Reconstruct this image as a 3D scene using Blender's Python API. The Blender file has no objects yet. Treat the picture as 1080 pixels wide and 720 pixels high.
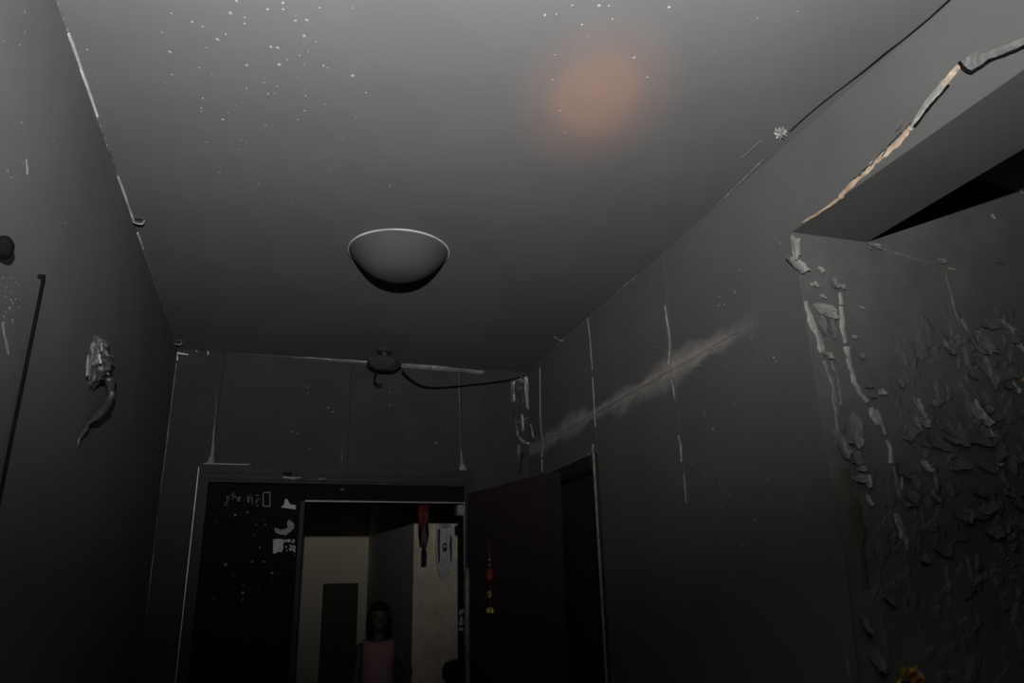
import bpy, bmesh, math, random
from mathutils import Vector, Matrix, noise

# ------------------------------------------------------------------ camera, light, exposure
W, H, F = 1080, 720, 792.7
YAW, PITCH, ROLL = 0.3093, 0.3246, -0.0247
CZ = 1.5                                   # camera height
CAM = Vector((0, 0, CZ))
FW = Vector((math.sin(YAW)*math.cos(PITCH), math.cos(YAW)*math.cos(PITCH), math.sin(PITCH)))
RT0 = Vector((math.cos(YAW), -math.sin(YAW), 0)); UP0 = RT0.cross(FW)
RT = RT0*math.cos(ROLL) + UP0*math.sin(ROLL); UP = UP0*math.cos(ROLL) - RT0*math.sin(ROLL)
scene = bpy.context.scene
col = scene.collection
cd = bpy.data.cameras.new('camera'); cam = bpy.data.objects.new('camera', cd); col.objects.link(cam)
cd.sensor_width = 36; cd.lens = F*36/W; cd.clip_start = 0.02; cd.clip_end = 100
cam.matrix_world = Matrix((RT.to_4d()*0+Vector((RT.x, UP.x, -FW.x, 0)), Vector((RT.y, UP.y, -FW.y, 0)),
                           Vector((RT.z, UP.z, -FW.z, CZ)), Vector((0, 0, 0, 1))))
scene.camera = cam
world = bpy.data.worlds.new('world'); scene.world = world; world.use_nodes = True
world.node_tree.nodes['Background'].inputs[0].default_value = (0, 0, 0, 1)
world.node_tree.nodes['Background'].inputs[1].default_value = 0

def spot(name, loc, aim, power, colr, size, blend, rad):
    l = bpy.data.lights.new(name, 'SPOT'); l.energy = power; l.color = colr
    l.spot_size = math.radians(size); l.spot_blend = blend; l.shadow_soft_size = rad
    o = bpy.data.objects.new(name, l); col.objects.link(o); o.location = loc
    o.rotation_euler = (Vector(aim)-Vector(loc)).to_track_quat('-Z', 'Y').to_euler()
    return o
FL = CAM + UP*0.35                         # the photographer's flash, held above the lens and tipped up
az, el = math.radians(8), math.radians(61)
spot('camera_flash', FL, FL+Vector((math.sin(az)*math.cos(el), math.cos(az)*math.cos(el), math.sin(el))),
     735, (0.995, 0.998, 1.0), 144, 1.0, 0.012)
spot('torch_core', (0.35, -0.1, 1.15), (0.785, 1.62, 2.823), 330, (1, 0.40, 0.13), 7.5, 1.0, 0.02)      # a hand torch below the camera: hot core and soft spill
spot('torch_spill', (0.35, -0.1, 1.15), (0.785, 1.62, 2.823), 230, (1, 0.34, 0.12), 13, 1.0, 0.02)
vs = scene.view_settings
vs.view_transform = 'Standard'; vs.look = 'None'; vs.exposure = 0; vs.gamma = 1; vs.use_curve_mapping = False

# ------------------------------------------------------------------ place in metres
HC = CZ+1.3233; XL = -0.5602; XR = 1.4645; YF = 4.3; YJ = 1.7285; ZL = CZ+1.0365; XO = XR+0.2817
PL = {'ceil': (2, HC, Vector((0, 0, -1)), Vector((1, 0, 0)), Vector((0, -1, 0))),
      'left': (0, XL, Vector((1, 0, 0)), Vector((0, 1, 0)), Vector((0, 0, 1))),
      'right': (0, XR, Vector((-1, 0, 0)), Vector((0, -1, 0)), Vector((0, 0, 1))),
      'far': (1, YF, Vector((0, -1, 0)), Vector((1, 0, 0)), Vector((0, 0, 1))),
      'end': (1, YJ, Vector((0, -1, 0)), Vector((1, 0, 0)), Vector((0, 0, 1)))}
def ray(x, y): return FW + RT*((x-W/2)/F) - UP*((y-H/2)/F)
def hit(x, y, ax, v):
    d = ray(x, y); return CAM + d*((v-CAM[ax])/d[ax])
def P(x, y, plane, off=0.0):
    ax, v, n = PL[plane][:3]
    return hit(x, y, ax, v) + n*off
def mpp(x, y, plane):                       # metres covered by one pixel there
    return (P(x, y, plane)-CAM).dot(FW)/F
rnd = random.Random(11)

# ------------------------------------------------------------------ materials
MAT = {}
def newmat(name):
    m = bpy.data.materials.new(name); m.use_nodes = True; MAT[name] = m
    return m, m.node_tree.nodes, m.node_tree.links, m.node_tree.nodes['Principled BSDF']
def c4(c):
    if isinstance(c, (int, float)): c = (c, c, c)
    return (c[0], c[1], c[2], 1)
def surf(name, c1, c2, scale=6, rough=0.6, bump=0.15, bscale=60, metal=0, spec=0.3, stretch=(1, 1, 1), detail=6):
    m, N, L, b = newmat(name)
    g = N.new('ShaderNodeNewGeometry'); mp = N.new('ShaderNodeMapping'); mp.inputs['Scale'].default_value = stretch
    L.new(g.outputs['Position'], mp.inputs['Vector'])
    n = N.new('ShaderNodeTexNoise'); n.inputs['Scale'].default_value = scale; n.inputs['Detail'].default_value = detail
    n.inputs['Roughness'].default_value = 0.6; L.new(mp.outputs[0], n.inputs['Vector'])
    r = N.new('ShaderNodeValToRGB'); r.color_ramp.elements[0].position = 0.3; r.color_ramp.elements[1].position = 0.7
    r.color_ramp.elements[0].color = c4(c1); r.color_ramp.elements[1].color = c4(c2)
    L.new(n.outputs['Fac'], r.inputs['Fac']); L.new(r.outputs['Color'], b.inputs['Base Color'])
    b.inputs['Roughness'].default_value = rough; b.inputs['Metallic'].default_value = metal
    b.inputs['Specular IOR Level'].default_value = spec
    if bump:
        n2 = N.new('ShaderNodeTexNoise'); n2.inputs['Scale'].default_value = bscale; n2.inputs['Detail'].default_value = 5
        L.new(g.outputs['Position'], n2.inputs['Vector'])
        bp = N.new('ShaderNodeBump'); bp.inputs['Strength'].default_value = bump; bp.inputs['Distance'].default_value = 0.004
        L.new(n2.outputs['Fac'], bp.inputs['Height']); L.new(bp.outputs['Normal'], b.inputs['Normal'])
    return m
surf('soot_ceiling', (.088, .0885, .0895), (.100, .1003, .101), 2.2, .7, .04, 40, spec=.15)
surf('soot_left', (.088, .091, .092), (.108, .110, .109), 3, .7, .12, 30, spec=.15)
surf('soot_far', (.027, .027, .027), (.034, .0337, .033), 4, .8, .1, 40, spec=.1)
surf('soot_end', (.072, .071, .068), (.092, .091, .087), 7, .7, .3, 45, spec=.15)
surf('soot_floor', (.015, .015, .015), (.03, .03, .03), 5, .8, .3, 30)
surf('dark_void', (.010, .010, .010), (.016, .016, .016), 5, .9, .1)
surf('scorched_flake', (.066, .065, .062), (.125, .123, .117), 25, .6, .3, 120)
surf('pale_flake', (.12, .118, .112), (.25, .243, .23), 30, .6, .3, 120)
surf('chip_white', (.24, .24, .235), (.40, .395, .385), 30, .6, 0)
surf('seam_lip', (.12, .113, .105), (.24, .225, .21), 30, .7, .3)
surf('skin_grey', (.095, .094, .09), (.115, .113, .108), 12, .6, .2)
surf('ceiling_fleck', (.15, .15, .15), (.25, .25, .248), 30, .6, 0)
surf('grey_filler', (.075, .074, .07), (.19, .186, .175), 40, .6, .2)
surf('bare_plaster', (.20, .13, .085), (.42, .34, .26), 22, .8, .3, 80)
surf('brown_plaster', (.045, .038, .03), (.08, .066, .05), 18, .8, .3, 80)
surf('shiny_strip', (.30, .30, .29), (.62, .61, .59), 14, .3, .1, 80, spec=.6)
surf('dull_strip', (.06, .06, .058), (.16, .155, .15), 22, .4, .1, 80, spec=.5)
surf('char_or_shade_black', (.004, .004, .004), (.007, .007, .007), 20, .95, .2, spec=.03)  # charred things, also the painted shade lines under the lintel flaps
surf('char_lump', (.025, .025, .024), (.10, .098, .095), 40, .5, .5, 90, spec=.4)
surf('char_plastic', (.030, .030, .030), (.048, .048, .047), 16, .42, .25, 90, spec=.5)
surf('door_black', (.004, .004, .0038), (.0065, .0063, .006), 9, .8, .08, 60, spec=.06)
surf('door_grey', (.016, .016, .0155), (.022, .0217, .021), 9, .7, .08, 60, spec=.15)
surf('door_maroon', (.022, .0155, .0145), (.028, .020, .0185), 7, .7, .08, 60, spec=.15)
surf('frame_char', (.010, .010, .0098), (.017, .0167, .0163), 11, .6, .12, 60, spec=.2)
surf('edge_metal', (.25, .24, .22), (.5, .48, .44), 30, .35, .1, spec=.6)
surf('edge_cream', (.09, .08, .065), (.26, .22, .17), 14, .5, .1)
surf('glass_soot', (.044, .044, .0445), (.050, .050, .0505), 6, .75, .03, 60, spec=.06)
surf('rim_grey', (.14, .14, .14), (.42, .42, .42), 5, .4, .03, spec=.6)
surf('hall_cream', (.64, .54, .40), (.88, .77, .60), 9, .6, .05, spec=.2, detail=3)
surf('hall_grey', (.62, .63, .58), (.70, .71, .66), 2, .8, .05, spec=.1)
surf('hall_tan', (.84, .75, .58), (.90, .81, .63), 2, .8, .05, spec=.1)
surf('hall_ceiling', (.25, .25, .24), (.3, .3, .29), 2, .8, .05)
surf('hall_floor', (.08, .075, .07), (.12, .11, .10), 4, .6, .05)
surf('cabinet_brown', (.055, .05, .043), (.075, .068, .058), 6, .6, .05, stretch=(6, 6, .6))
surf('red_cloth', (.05, .005, .005), (.075, .007, .007), 40, .7, .1)
surf('red_thread', (.11, .016, .010), (.17, .024, .014), 60, .7, .1)
surf('gold', (.30, .20, .05), (.48, .36, .10), 40, .4, .1, metal=.5, spec=.5)
surf('gold_leaf', (.50, .33, .06), (.62, .42, .10), 30, .45, .2, metal=.3)
surf('orange_leaf', (.48, .17, .05), (.62, .27, .10), 30, .5, .2)
surf('violet_leaf', (.16, .10, .11), (.26, .17, .17), 30, .5, .2)
surf('plaque_grey', (.40, .40, .40), (.72, .72, .72), 45, .45, .05, detail=3)
surf('plaque_dark', (.03, .025, .025), (.07, .05, .05), 40, .5, 0)
surf('bin_black', (.008, .008, .008), (.014, .014, .014), 12, .5, .05)
surf('skin', (.095, .068, .052), (.12, .086, .066), 10, .55, .05)
surf('hair', (.006, .005, .005), (.014, .012, .011), 60, .5, .3, stretch=(1, 1, .2))
surf('pink_dress', (.38, .21, .22), (.46, .26, .27), 14, .8, .1, stretch=(3, 3, .5))
surf('eye_dark', (.01, .01, .01), (.015, .015, .015), 10, .3, 0)

def wall_right_mat():
    m = surf('soot_right', (.070, .069, .067), (.083, .082, .080), 3, .75, .12, 35, spec=.12)
    N, L = m.node_tree.nodes, m.node_tree.links
    b = N['Principled BSDF']; ramp = [n for n in N if n.type == 'VALTORGB'][0]
    geo = [n for n in N if n.type == 'NEW_GEOMETRY'][0]
    sx = N.new('ShaderNodeSeparateXYZ'); L.new(geo.outputs['Position'], sx.inputs[0])
    def mth(op, a, bb=None, clamp=False):
        n = N.new('ShaderNodeMath'); n.operation = op; n.use_clamp = clamp
        for i, v in enumerate((a, bb)):
            if v is None: continue
            if isinstance(v, (int, float)): n.inputs[i].default_value = v
            else: L.new(v, n.inputs[i])
        return n.outputs[0]
    nz = N.new('ShaderNodeTexNoise'); nz.inputs['Scale'].default_value = 16; nz.inputs['Detail'].default_value = 8
    nz.inputs['Roughness'].default_value = .65
    mp2 = N.new('ShaderNodeMapping'); mp2.inputs['Scale'].default_value = (1, .45, 1); L.new(geo.outputs['Position'], mp2.inputs['Vector']); L.new(mp2.outputs[0], nz.inputs['Vector'])
    nz2 = N.new('ShaderNodeTexNoise'); nz2.inputs['Scale'].default_value = 2.6; nz2.inputs['Detail'].default_value = 2
    L.new(geo.outputs['Position'], nz2.inputs['Vector'])
    d = mth('ABSOLUTE', mth('SUBTRACT', sx.outputs['Z'], 2.325))
    wdt = mth('ADD', mth('MULTIPLY', mth('SUBTRACT', nz2.outputs['Fac'], .38), .34), .045)   # half width of the wiped band
    t = mth('SUBTRACT', 1.0, mth('DIVIDE', d, wdt), True)
    t = mth('MULTIPLY', mth('SUBTRACT', mth('ADD', mth('MULTIPLY', t, .9), nz.outputs['Fac']), .82), 1.9, True)
    fade = mth('MULTIPLY', mth('DIVIDE', mth('SUBTRACT', sx.outputs['Y'], 1.93), .35, True), 1.0)
    t = mth('MULTIPLY', t, fade, True)
    mix = N.new('ShaderNodeMix'); mix.data_type = 'RGBA'
    L.new(t, mix.inputs['Factor']); L.new(ramp.outputs['Color'], mix.inputs['A']); mix.inputs['B'].default_value = (.22, .205, .19, 1)
    L.new(mix.outputs['Result'], b.inputs['Base Color'])
wall_right_mat()

# ------------------------------------------------------------------ helpers
def tag(o, label=None, cat=None, group=None, kind=None):
    if label: o['label'] = label
    if cat: o['category'] = cat
    if group: o['group'] = group
    if kind: o['kind'] = kind
    return o
def thing(name, base, label, cat, group=None):
    o = bpy.data.objects.new(name, None); col.objects.link(o); o.location = base; o.empty_display_size = .05
    return tag(o, label, cat, group)
BASE = {}
def origin(o):
    v = Vector((0, 0, 0))
    while o is not None: v += Vector(o.location); o = o.parent
    return v
def link(name, me, mat, parent=None, smooth=False):
    if mat: me.materials.append(MAT[mat])
    o = bpy.data.objects.new(name, me); col.objects.link(o)
    if parent is not None:
        me.transform(Matrix.Translation(-origin(parent))); o.parent = parent
    if smooth:
        for p in me.polygons: p.use_smooth = True
    return o
def raw(name, vs_, fs, mat, parent=None, smooth=False):
    me = bpy.data.meshes.new(name); me.from_pydata([tuple(v) for v in vs_], [], fs); me.update()
    return link(name, me, mat, parent, smooth)
def fin(name, bm, mat, parent=None, smooth=False):
    bmesh.ops.recalc_face_normals(bm, faces=bm.faces)
    me = bpy.data.meshes.new(name); bm.to_mesh(me); bm.free()
    return link(name, me, mat, parent, smooth)
def bx(bm, a, b):
    m = Matrix.Translation((Vector(a)+Vector(b))/2) @ Matrix.Diagonal((*[abs(b[i]-a[i]) for i in range(3)], 1))
    return bmesh.ops.create_cube(bm, size=1, matrix=m)['verts']
def box(name, a, b, mat, parent=None, bev=0):
    bm = bmesh.new(); bx(bm, a, b)
    if bev: bmesh.ops.bevel(bm, geom=bm.edges[:], offset=bev, segments=2, affect='EDGES')
    return fin(name, bm, mat, parent)
def tube(bm, pts, rads, seg=8):
    pts = [Vector(p) for p in pts]
    if isinstance(rads, (int, float)): rads = [rads]*len(pts)
    rings = []; up = None
    for i, p in enumerate(pts):
        t = (pts[min(i+1, len(pts)-1)]-pts[max(i-1, 0)]).normalized()
        if up is None: up = t.orthogonal().normalized()
        up = (up - t*up.dot(t)).normalized(); s = t.cross(up)
        rings.append([bm.verts.new(p+(up*math.cos(a)+s*math.sin(a))*rads[i]) for a in [2*math.pi*k/seg for k in range(seg)]])
    for r0, r1 in zip(rings, rings[1:]):
        for k in range(seg): bm.faces.new((r0[k], r0[(k+1) % seg], r1[(k+1) % seg], r1[k]))
    bm.faces.new(rings[0][::-1]); bm.faces.new(rings[-1])
def lathe(bm, prof, c, seg=32, ax=None):
    c = Vector(c); rings = []
    for r, z in prof:
        if r < 1e-5: rings.append([bm.verts.new(c+Vector((0, 0, z)))])
        else: rings.append([bm.verts.new(c+Vector((r*math.cos(2*math.pi*k/seg), r*math.sin(2*math.pi*k/seg), z))) for k in range(seg)])
    for r0, r1 in zip(rings, rings[1:]):
        for k in range(seg):
            j = (k+1) % seg
            if len(r0) == 1 and len(r1) == 1: continue
            if len(r0) == 1: bm.faces.new((r0[0], r1[k], r1[j]))
            elif len(r1) == 1: bm.faces.new((r0[k], r0[j], r1[0]))
            else: bm.faces.new((r0[k], r0[j], r1[j], r1[k]))
def smooth_path(pts, n=6):
    out = []; p = [Vector(q) for q in pts]; p = [p[0]*2-p[1]]+p+[p[-1]*2-p[-2]]
    for i in range(1, len(p)-2):
        for k in range(n):
            t = k/n; a, b, c, d = p[i-1:i+3]
            out.append(.5*((2*b)+(c-a)*t+(2*a-5*b+4*c-d)*t*t+(3*b-a-3*c+d)*t**3))
    out.append(p[-2]); return out

def flake(name, plane, x, y, w, h, parent, mat, ang=0, curl=.008, seed=0, base=.003, n=5):
    """a curled scrap: w and h in photo pixels, turned into metres at that wall"""
    R = random.Random(seed*7919+int(x*13+y*7)); s = mpp(x, y, plane); c = P(x, y, plane)
    nn, e1, e2 = PL[plane][2:]
    ca, sa = math.cos(ang), math.sin(ang); a1, a2 = e1*ca+e2*sa, e2*ca-e1*sa
    if plane in ('left', 'right'): w = w*1.8         # walls seen at a slant
    ph = [R.uniform(0, 6.28) for _ in range(4)]
    def jag(t): return 1+.16*math.sin(2*t+ph[0])+.12*math.sin(3*t+ph[1])+.10*math.sin(5*t+ph[2])+.08*math.sin(9*t+ph[3])
    top, bot = [], []
    for j in range(n):
        for i in range(n):
            u, v = -1+2*i/(n-1), -1+2*j/(n-1); m = max(abs(u), abs(v)); l = math.hypot(u, v)
            if l > 0: k = m/l*(.6+.4*l/m)*jag(math.atan2(v, u)); uu, vv = u*k, v*k
            else: uu = vv = 0
            off = base + curl*((1-v)/2)**2 + curl*.5*abs(u)**2*R.uniform(.3, 1) + R.uniform(0, .0012)
            q = c + a1*(uu*w*s/2) + a2*(vv*h*s/2)
            top.append(q+nn*off); bot.append(q+nn*max(off-.0035, .0004))
    N2 = n*n; fs = []
    for j in range(n-1):
        for i in range(n-1):
            k = j*n+i; fs += [(k, k+1, k+n+1, k+n), (N2+k+n, N2+k+n+1, N2+k+1, N2+k)]
    ring = [i for i in range(n)]+[j*n+n-1 for j in range(1, n)]+[(n-1)*n+i for i in range(n-2, -1, -1)]+[j*n for j in range(n-2, 0, -1)]
    for k in range(len(ring)):
        a, b = ring[k], ring[(k+1) % len(ring)]; fs.append((b, a, N2+a, N2+b))
    return raw(name, top+bot, fs, mat, parent)

def ribbon(name, plane, pts, parent, mat, lift=.008, seed=1, base=.0006, sub=4, jag=.35, flap=False):
    """raised ragged strip along photo points (x, y, width); a flap hangs free along its lower edge"""
    nn = PL[plane][2]; pp = []
    for (x0, y0, w0), (x1, y1, w1) in zip(pts, pts[1:]):
        for k in range(sub):
            t = k/sub; pp.append((x0+(x1-x0)*t, y0+(y1-y0)*t, w0+(w1-w0)*t))
    pp.append(pts[-1]); vs_, fs = [], []
    C = [P(x, y, plane) for x, y, w in pp]; sgn = 1
    nz = lambda i, k: noise.noise(Vector((i*.45, seed*3.7+k*11.3, .5)))*1.3
    if flap:
        t = C[-1]-C[0]; sgn = 1 if nn.cross(t).z < 0 else -1
    for i, (x, y, w) in enumerate(pp):
        t = (C[min(i+1, len(C)-1)]-C[max(i-1, 0)]).normalized(); sd = nn.cross(t)*sgn
        s = mpp(x, y, plane)*w/2*(1+.8*abs(t.z)*(plane in ('left', 'right'))); l, r = s*(1+jag*nz(i, 0)), s*(1+jag*nz(i, 1)); k = lift*(1+.4*nz(i, 2))
        if flap: vs_ += [C[i]-sd*r+nn*base, C[i]-sd*r*.3+nn*(base+k*.35), C[i]+sd*l+nn*(base+k), C[i]+sd*l*.9+nn*(base+k-.003)]
        else: vs_ += [C[i]+sd*l+nn*base, C[i]+sd*l*.55+nn*(base+k*.85), C[i]-sd*r*.45+nn*(base+k*(.8+.3*nz(i, 3))), C[i]-sd*r+nn*base]
    for i in range(len(pp)-1):
        for k in range(3): a = i*4+k; fs.append((a, a+1, a+5, a+4))
        a = i*4; fs.append((a+3, a, a+4, a+7))
    fs.append((0, 3, 2, 1)); e = (len(pp)-1)*4; fs.append((e, e+1, e+2, e+3))
    bm = bmesh.new(); me = bpy.data.meshes.new('r'); me.from_pydata([tuple(v) for v in vs_], [], fs); bm.from_mesh(me); bpy.data.meshes.remove(me)
    return fin(name, bm, mat, parent)

def flecks(plane, spots, parent, mat='chip_white', name='paint_flecks'):
    R = random.Random(5); nn, e1, e2 = PL[plane][2:]; vs_, fs = [], []
    for x, y, d in spots:
        c = P(x, y, plane); s = mpp(x, y, plane)*d/2; a0 = R.uniform(0, 6.28); k = len(vs_); m = 7
        vs_.append(c+nn*(.0012+s*.12))
        for i in range(m):
            a = a0+6.283*i/m; r = s*R.uniform(.65, 1.2); st = 1.4 if plane in ('left', 'right', 'ceil') else 1
            vs_.append(c+e1*math.cos(a)*r*(st if plane != 'ceil' else 1)+e2*math.sin(a)*r*(st if plane == 'ceil' else 1)+nn*.0005)
        fs += [(k, k+1+i, k+1+(i+1) % m) for i in range(m)]
    o = raw(name, vs_, fs, mat, parent); o['kind'] = 'stuff'; return o

# ------------------------------------------------------------------ the setting
S = lambda o, label=None: tag(o, label, None, None, 'structure')
floor = S(box('floor', (XL-.15, -1.7, -.1), (3.4, YF+.15, 0), 'soot_floor'), 'dark soot-covered floor of the burnt hallway')
ceiling = S(box('ceiling', (XL-.15, -1.7, HC), (3.4, YF+.15, HC+.12), 'soot_ceiling'), 'smooth smoke-greyed ceiling of the burnt hallway')
wall_left = S(box('wall_left', (XL-.15, -1.7, 0), (XL, YF+.15, HC), 'soot_left'), 'sooty wall carrying the melted fixture')
S(box('wall_back', (XL, -1.7, 0), (3.4, -1.55, HC), 'soot_left'), 'sooty wall closing the hallway behind the photographer')
S(box('wall_side', (3.25, -1.55, 0), (3.4, YF+.15, HC), 'soot_end'), 'sooty side wall of the adjoining room')

FX0, FX1, FZ = -.385, 1.115, CZ+.695        # entry door frame, outer
bm = bmesh.new()
bx(bm, (XL, YF+.014, 0), (FX0, YF+.15, HC)); bx(bm, (FX1, YF+.014, 0), (XO, YF+.15, HC)); bx(bm, (FX0, YF+.014, FZ), (FX1, YF+.15, HC))
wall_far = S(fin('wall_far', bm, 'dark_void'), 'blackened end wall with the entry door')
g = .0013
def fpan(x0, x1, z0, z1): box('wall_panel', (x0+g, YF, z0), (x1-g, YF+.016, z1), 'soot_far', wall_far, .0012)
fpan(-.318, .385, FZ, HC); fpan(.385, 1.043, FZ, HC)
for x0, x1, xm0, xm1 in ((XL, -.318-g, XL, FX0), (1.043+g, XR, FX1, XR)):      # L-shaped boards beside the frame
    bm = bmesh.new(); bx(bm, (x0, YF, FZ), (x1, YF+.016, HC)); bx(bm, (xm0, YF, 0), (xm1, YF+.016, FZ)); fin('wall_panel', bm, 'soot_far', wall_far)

DY0, DY1, DZ = 3.285, 4.0, CZ+.605          # side door
ZS = CZ+.825                                # the long level joint
bm = bmesh.new()
XB = XR+.014
bx(bm, (XB, YJ+.02, 0), (XO, DY0, HC)); bx(bm, (XB, DY1, 0), (XO, YF+.014, HC)); bx(bm, (XB, DY0, DZ), (XO, DY1, HC))
bx(bm, (XR, -1.55, ZL), (XO, YJ+.02, HC)); bx(bm, (XR, -1.55, 0), (XO, -.9, ZL))
wall_right = S(fin('wall_right', bm, 'soot_right'), 'sooty wall with a long level crack and an opening under a lintel')
def rpan(y0, y1, z0, z1, a=g, b=g, c=g, d=g): box('wall_panel', (XR, y0+a, z0+c), (XR+.016, y1-b, z1-d), 'soot_right', wall_right, .0012)
YA, YB, YC = 2.505, 3.283, 4.045
for (y0, y1) in ((YA, YB), (YB, YC), (YC, YF)): rpan(y0, y1, ZS, HC)
bm = bmesh.new(); YM = 2.06                     # the joint dies out in this last board
bx(bm, (XR, YJ+.0004, 0), (XR+.016, YM, ZL)); bx(bm, (XR, YJ+.02, ZL), (XR+.016, YM, HC)); bx(bm, (XR, YM, ZS+g), (XR+.016, YA-g, HC)); bx(bm, (XR, YM, 0), (XR+.016, YA-g, ZS-g)); fin('wall_panel', bm, 'soot_right', wall_right)
rpan(YA, DY0, 0, ZS); rpan(DY0, YC, DZ, ZS); rpan(YC, YF, 0, ZS); rpan(DY1, YC, 0, DZ)

# end wall seen through the opening: flaking skin as real relief
def end_wall():
    x0, x1, z0, z1, st = XR, 3.25, 0.0, HC, .0085
    nx, nz = int((x1-x0)/st), int((z1-z0)/st); vs_, fs = [], []
    for j in range(nz+1):
        for i in range(nx+1):
            x, z = x0+(x1-x0)*i/nx, z0+(z1-z0)*j/nz; zr = z-CZ
            d = 0
            edge = XR+.03+max(0, .85-zr)*.06
            heavy = min(1, max(0, (x-1.62-.35*max(0, zr-.35))/.25))*min(1, max(0, (.86-zr+.12*(x-1.9))/.18))*min(1, max(0, (zr+.35)/.4))
            heavy = max(heavy*.85, .35*min(1, max(0, (.45-zr)/.2)))*(1 if x > edge else 0)
            if heavy > .01:
                v = noise.noise(Vector((x*9, z*7, 3.1)))+.55*noise.noise(Vector((x*24, z*19, 7)))+.25*noise.noise(Vector((x*60, z*50, 1)))
                v2 = noise.noise(Vector((x*14+5, z*10, 9)))+.5*noise.noise(Vector((x*38, z*30, 4)))
                s1 = min(1, max(0, (v-.28+.25*heavy*0)/.07)); s2 = min(1, max(0, (v2-.22)/.06))
                d = heavy*(.0075*s1 + .006*s2 + .004*abs(v))
            d += .0012*noise.noise(Vector((x*11, z*11, 0)))
            d = max(d, -.002)
            if i == 0 or j in (0, nz) or z > ZL-.004 and x < XO+.01: d = 0
            vs_.append((x, YJ-d, z))
    for j in range(nz):
        for i in range(nx):
            k = j*(nx+1)+i; fs.append((k, k+1, k+nx+2, k+nx+1))
    n0 = len(vs_); vs_ += [(XR+.02, YJ+.019, 0), (x1, YJ+.14, 0), (x1, YJ+.14, z1), (XR+.02, YJ+.019, z1)]
    fs.append((n0+3, n0+2, n0+1, n0)); c = (0, nx, nz*(nx+1)+nx, nz*(nx+1))
    for a in range(4):
        if a == 0: ed = [i for i in range(nx+1)]
        elif a == 1: ed = [j*(nx+1)+nx for j in range(nz+1)]
        elif a == 2: ed = [nz*(nx+1)+i for i in range(nx, -1, -1)]
        else: ed = [j*(nx+1) for j in range(nz, -1, -1)]
        fs.append([n0+a]+[n0+(a+1) % 4]+ed[::-1])
    return raw('wall_end', vs_, fs, 'soot_end')
wall_end = S(end_wall(), 'peeling scorched wall seen through the opening under the lintel')

# hall outside the entry door
HZ = 2.75
hall_floor = S(box('floor_hall', (-1.2, YF+.15, -.1), (2.6, 9.8, 0), 'hall_floor'), 'floor of the outer hall')
S(box('ceiling_hall', (-1.2, YF+.15, HZ), (2.6, 9.8, HZ+.1), 'hall_ceiling'), 'ceiling of the outer hall')
S(box('wall_hall_left', (-1.3, YF+.15, 0), (-1.2, 9.8, HZ), 'hall_grey'), 'plain wall of the outer hall')
S(box('wall_hall_far', (-1.2, 9.6, 0), (1.16, 9.75, HZ), 'hall_tan'), 'tan wall at the far end of the outer hall')
bm = bmesh.new(); bx(bm, (1.16, 6.505, 0), (1.3, 9.75, HZ))
S(fin('wall_hall_corner', bm, 'hall_grey'), 'grey corridor wall behind the child')
wall_hall = S(box('wall_hall_front', (1.16, 6.5-.02, 0), (2.6, 6.505, HZ), 'hall_cream'), 'cream mottled wall holding the oval fixture')
S(box('wall_hall_right', (2.6, YF+.15, 0), (2.7, 6.5, HZ), 'hall_cream'), 'cream side wall of the outer hall')

# ------------------------------------------------------------------ entry door: frame, narrow leaf, open leaf
OX0, OX1, OZ = .168, 1.055, CZ+.51
fr = thing('trim_3', (0, YF, 0), 'charred metal frame around the entry doorway, pale line on its outer edge', None); fr['kind'] = 'structure'
fr.location = ((FX0+FX1)/2, YF+.05, 0)
def fbox(name, a, b, mat, bev=.004): return box(name, a, b, mat, fr, bev)
fbox('frame_jamb', (FX0, YF-.03, 0), (FX0+.055, YF+.15, FZ), 'frame_char')
fbox('frame_jamb', (OX1, YF-.03, 0), (FX1, YF+.15, FZ-.001), 'frame_char')
fbox('frame_head', (FX0+.055, YF-.03, CZ+.60), (OX1, YF+.15, FZ), 'frame_char')
fbox('frame_stop', (OX0, YF-.012, OZ), (OX1, YF+.13, CZ+.60), 'door_black')
fbox('head_moulding', (FX0+.03, YF-.042, CZ+.645), (OX1+.02, YF-.03, CZ+.662), 'frame_char', .003)
fbox('head_moulding', (FX0+.03, YF-.045, CZ+.612), (OX1+.02, YF-.03, CZ+.622), 'frame_char', .003)
fbox('rim_strip', (OX0, YF-.016, OZ-.006), (OX1, YF-.008, OZ+.002), 'dull_strip', .001)
fbox('rim_strip', (OX1-.006, YF-.03, 0), (OX1+.001, YF-.026, OZ+.002), 'dull_strip', .001)
fbox('edge_strip', (FX0-.001, YF-.033, 0.6), (FX0+.003, YF-.028, FZ-.02), 'shiny_strip', .001)
fbox('edge_strip', (FX0+.02, YF-.034, FZ-.004), (FX0+.25, YF-.028, FZ+.002), 'dull_strip', .001)
# closer bracket and lock keep on the hinge jamb
a = hit(485, 538, 1, YF); box('closer_bracket', (a.x-.018, YF-.02, a.z-.03), (a.x+.018, YF+.06, a.z+.03), 'dull_strip', fr, .004)
for yy, hh in ((645, .03), (655, .045), (663, .02)):
    a = hit(486, yy, 1, YF); flake('lock_keep', 'far', 486, yy, 5, hh/.0055, fr, 'pale_flake', 0, .004, yy, .002)
# shiny scrape and red scrap on the head
for x0, x1, yy, mt in ((298, 318, 505.5, 'chip_white'), (333, 343, 507, 'grey_filler'), (358, 362, 518, 'grey_filler')):
    ribbon('scraped_patch', 'far', [(x0, yy, 2.2), ((x0+x1)/2, yy+.3, 3), (x1, yy+.6, 1.5)], fr, mt, .048, yy, .044)
ribbon('red_scrap', 'far', [(299, 500, 2), (304, 500.6, 4), (308, 501, 1.5)], fr, 'red_cloth', .046, 3, .042)

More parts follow.
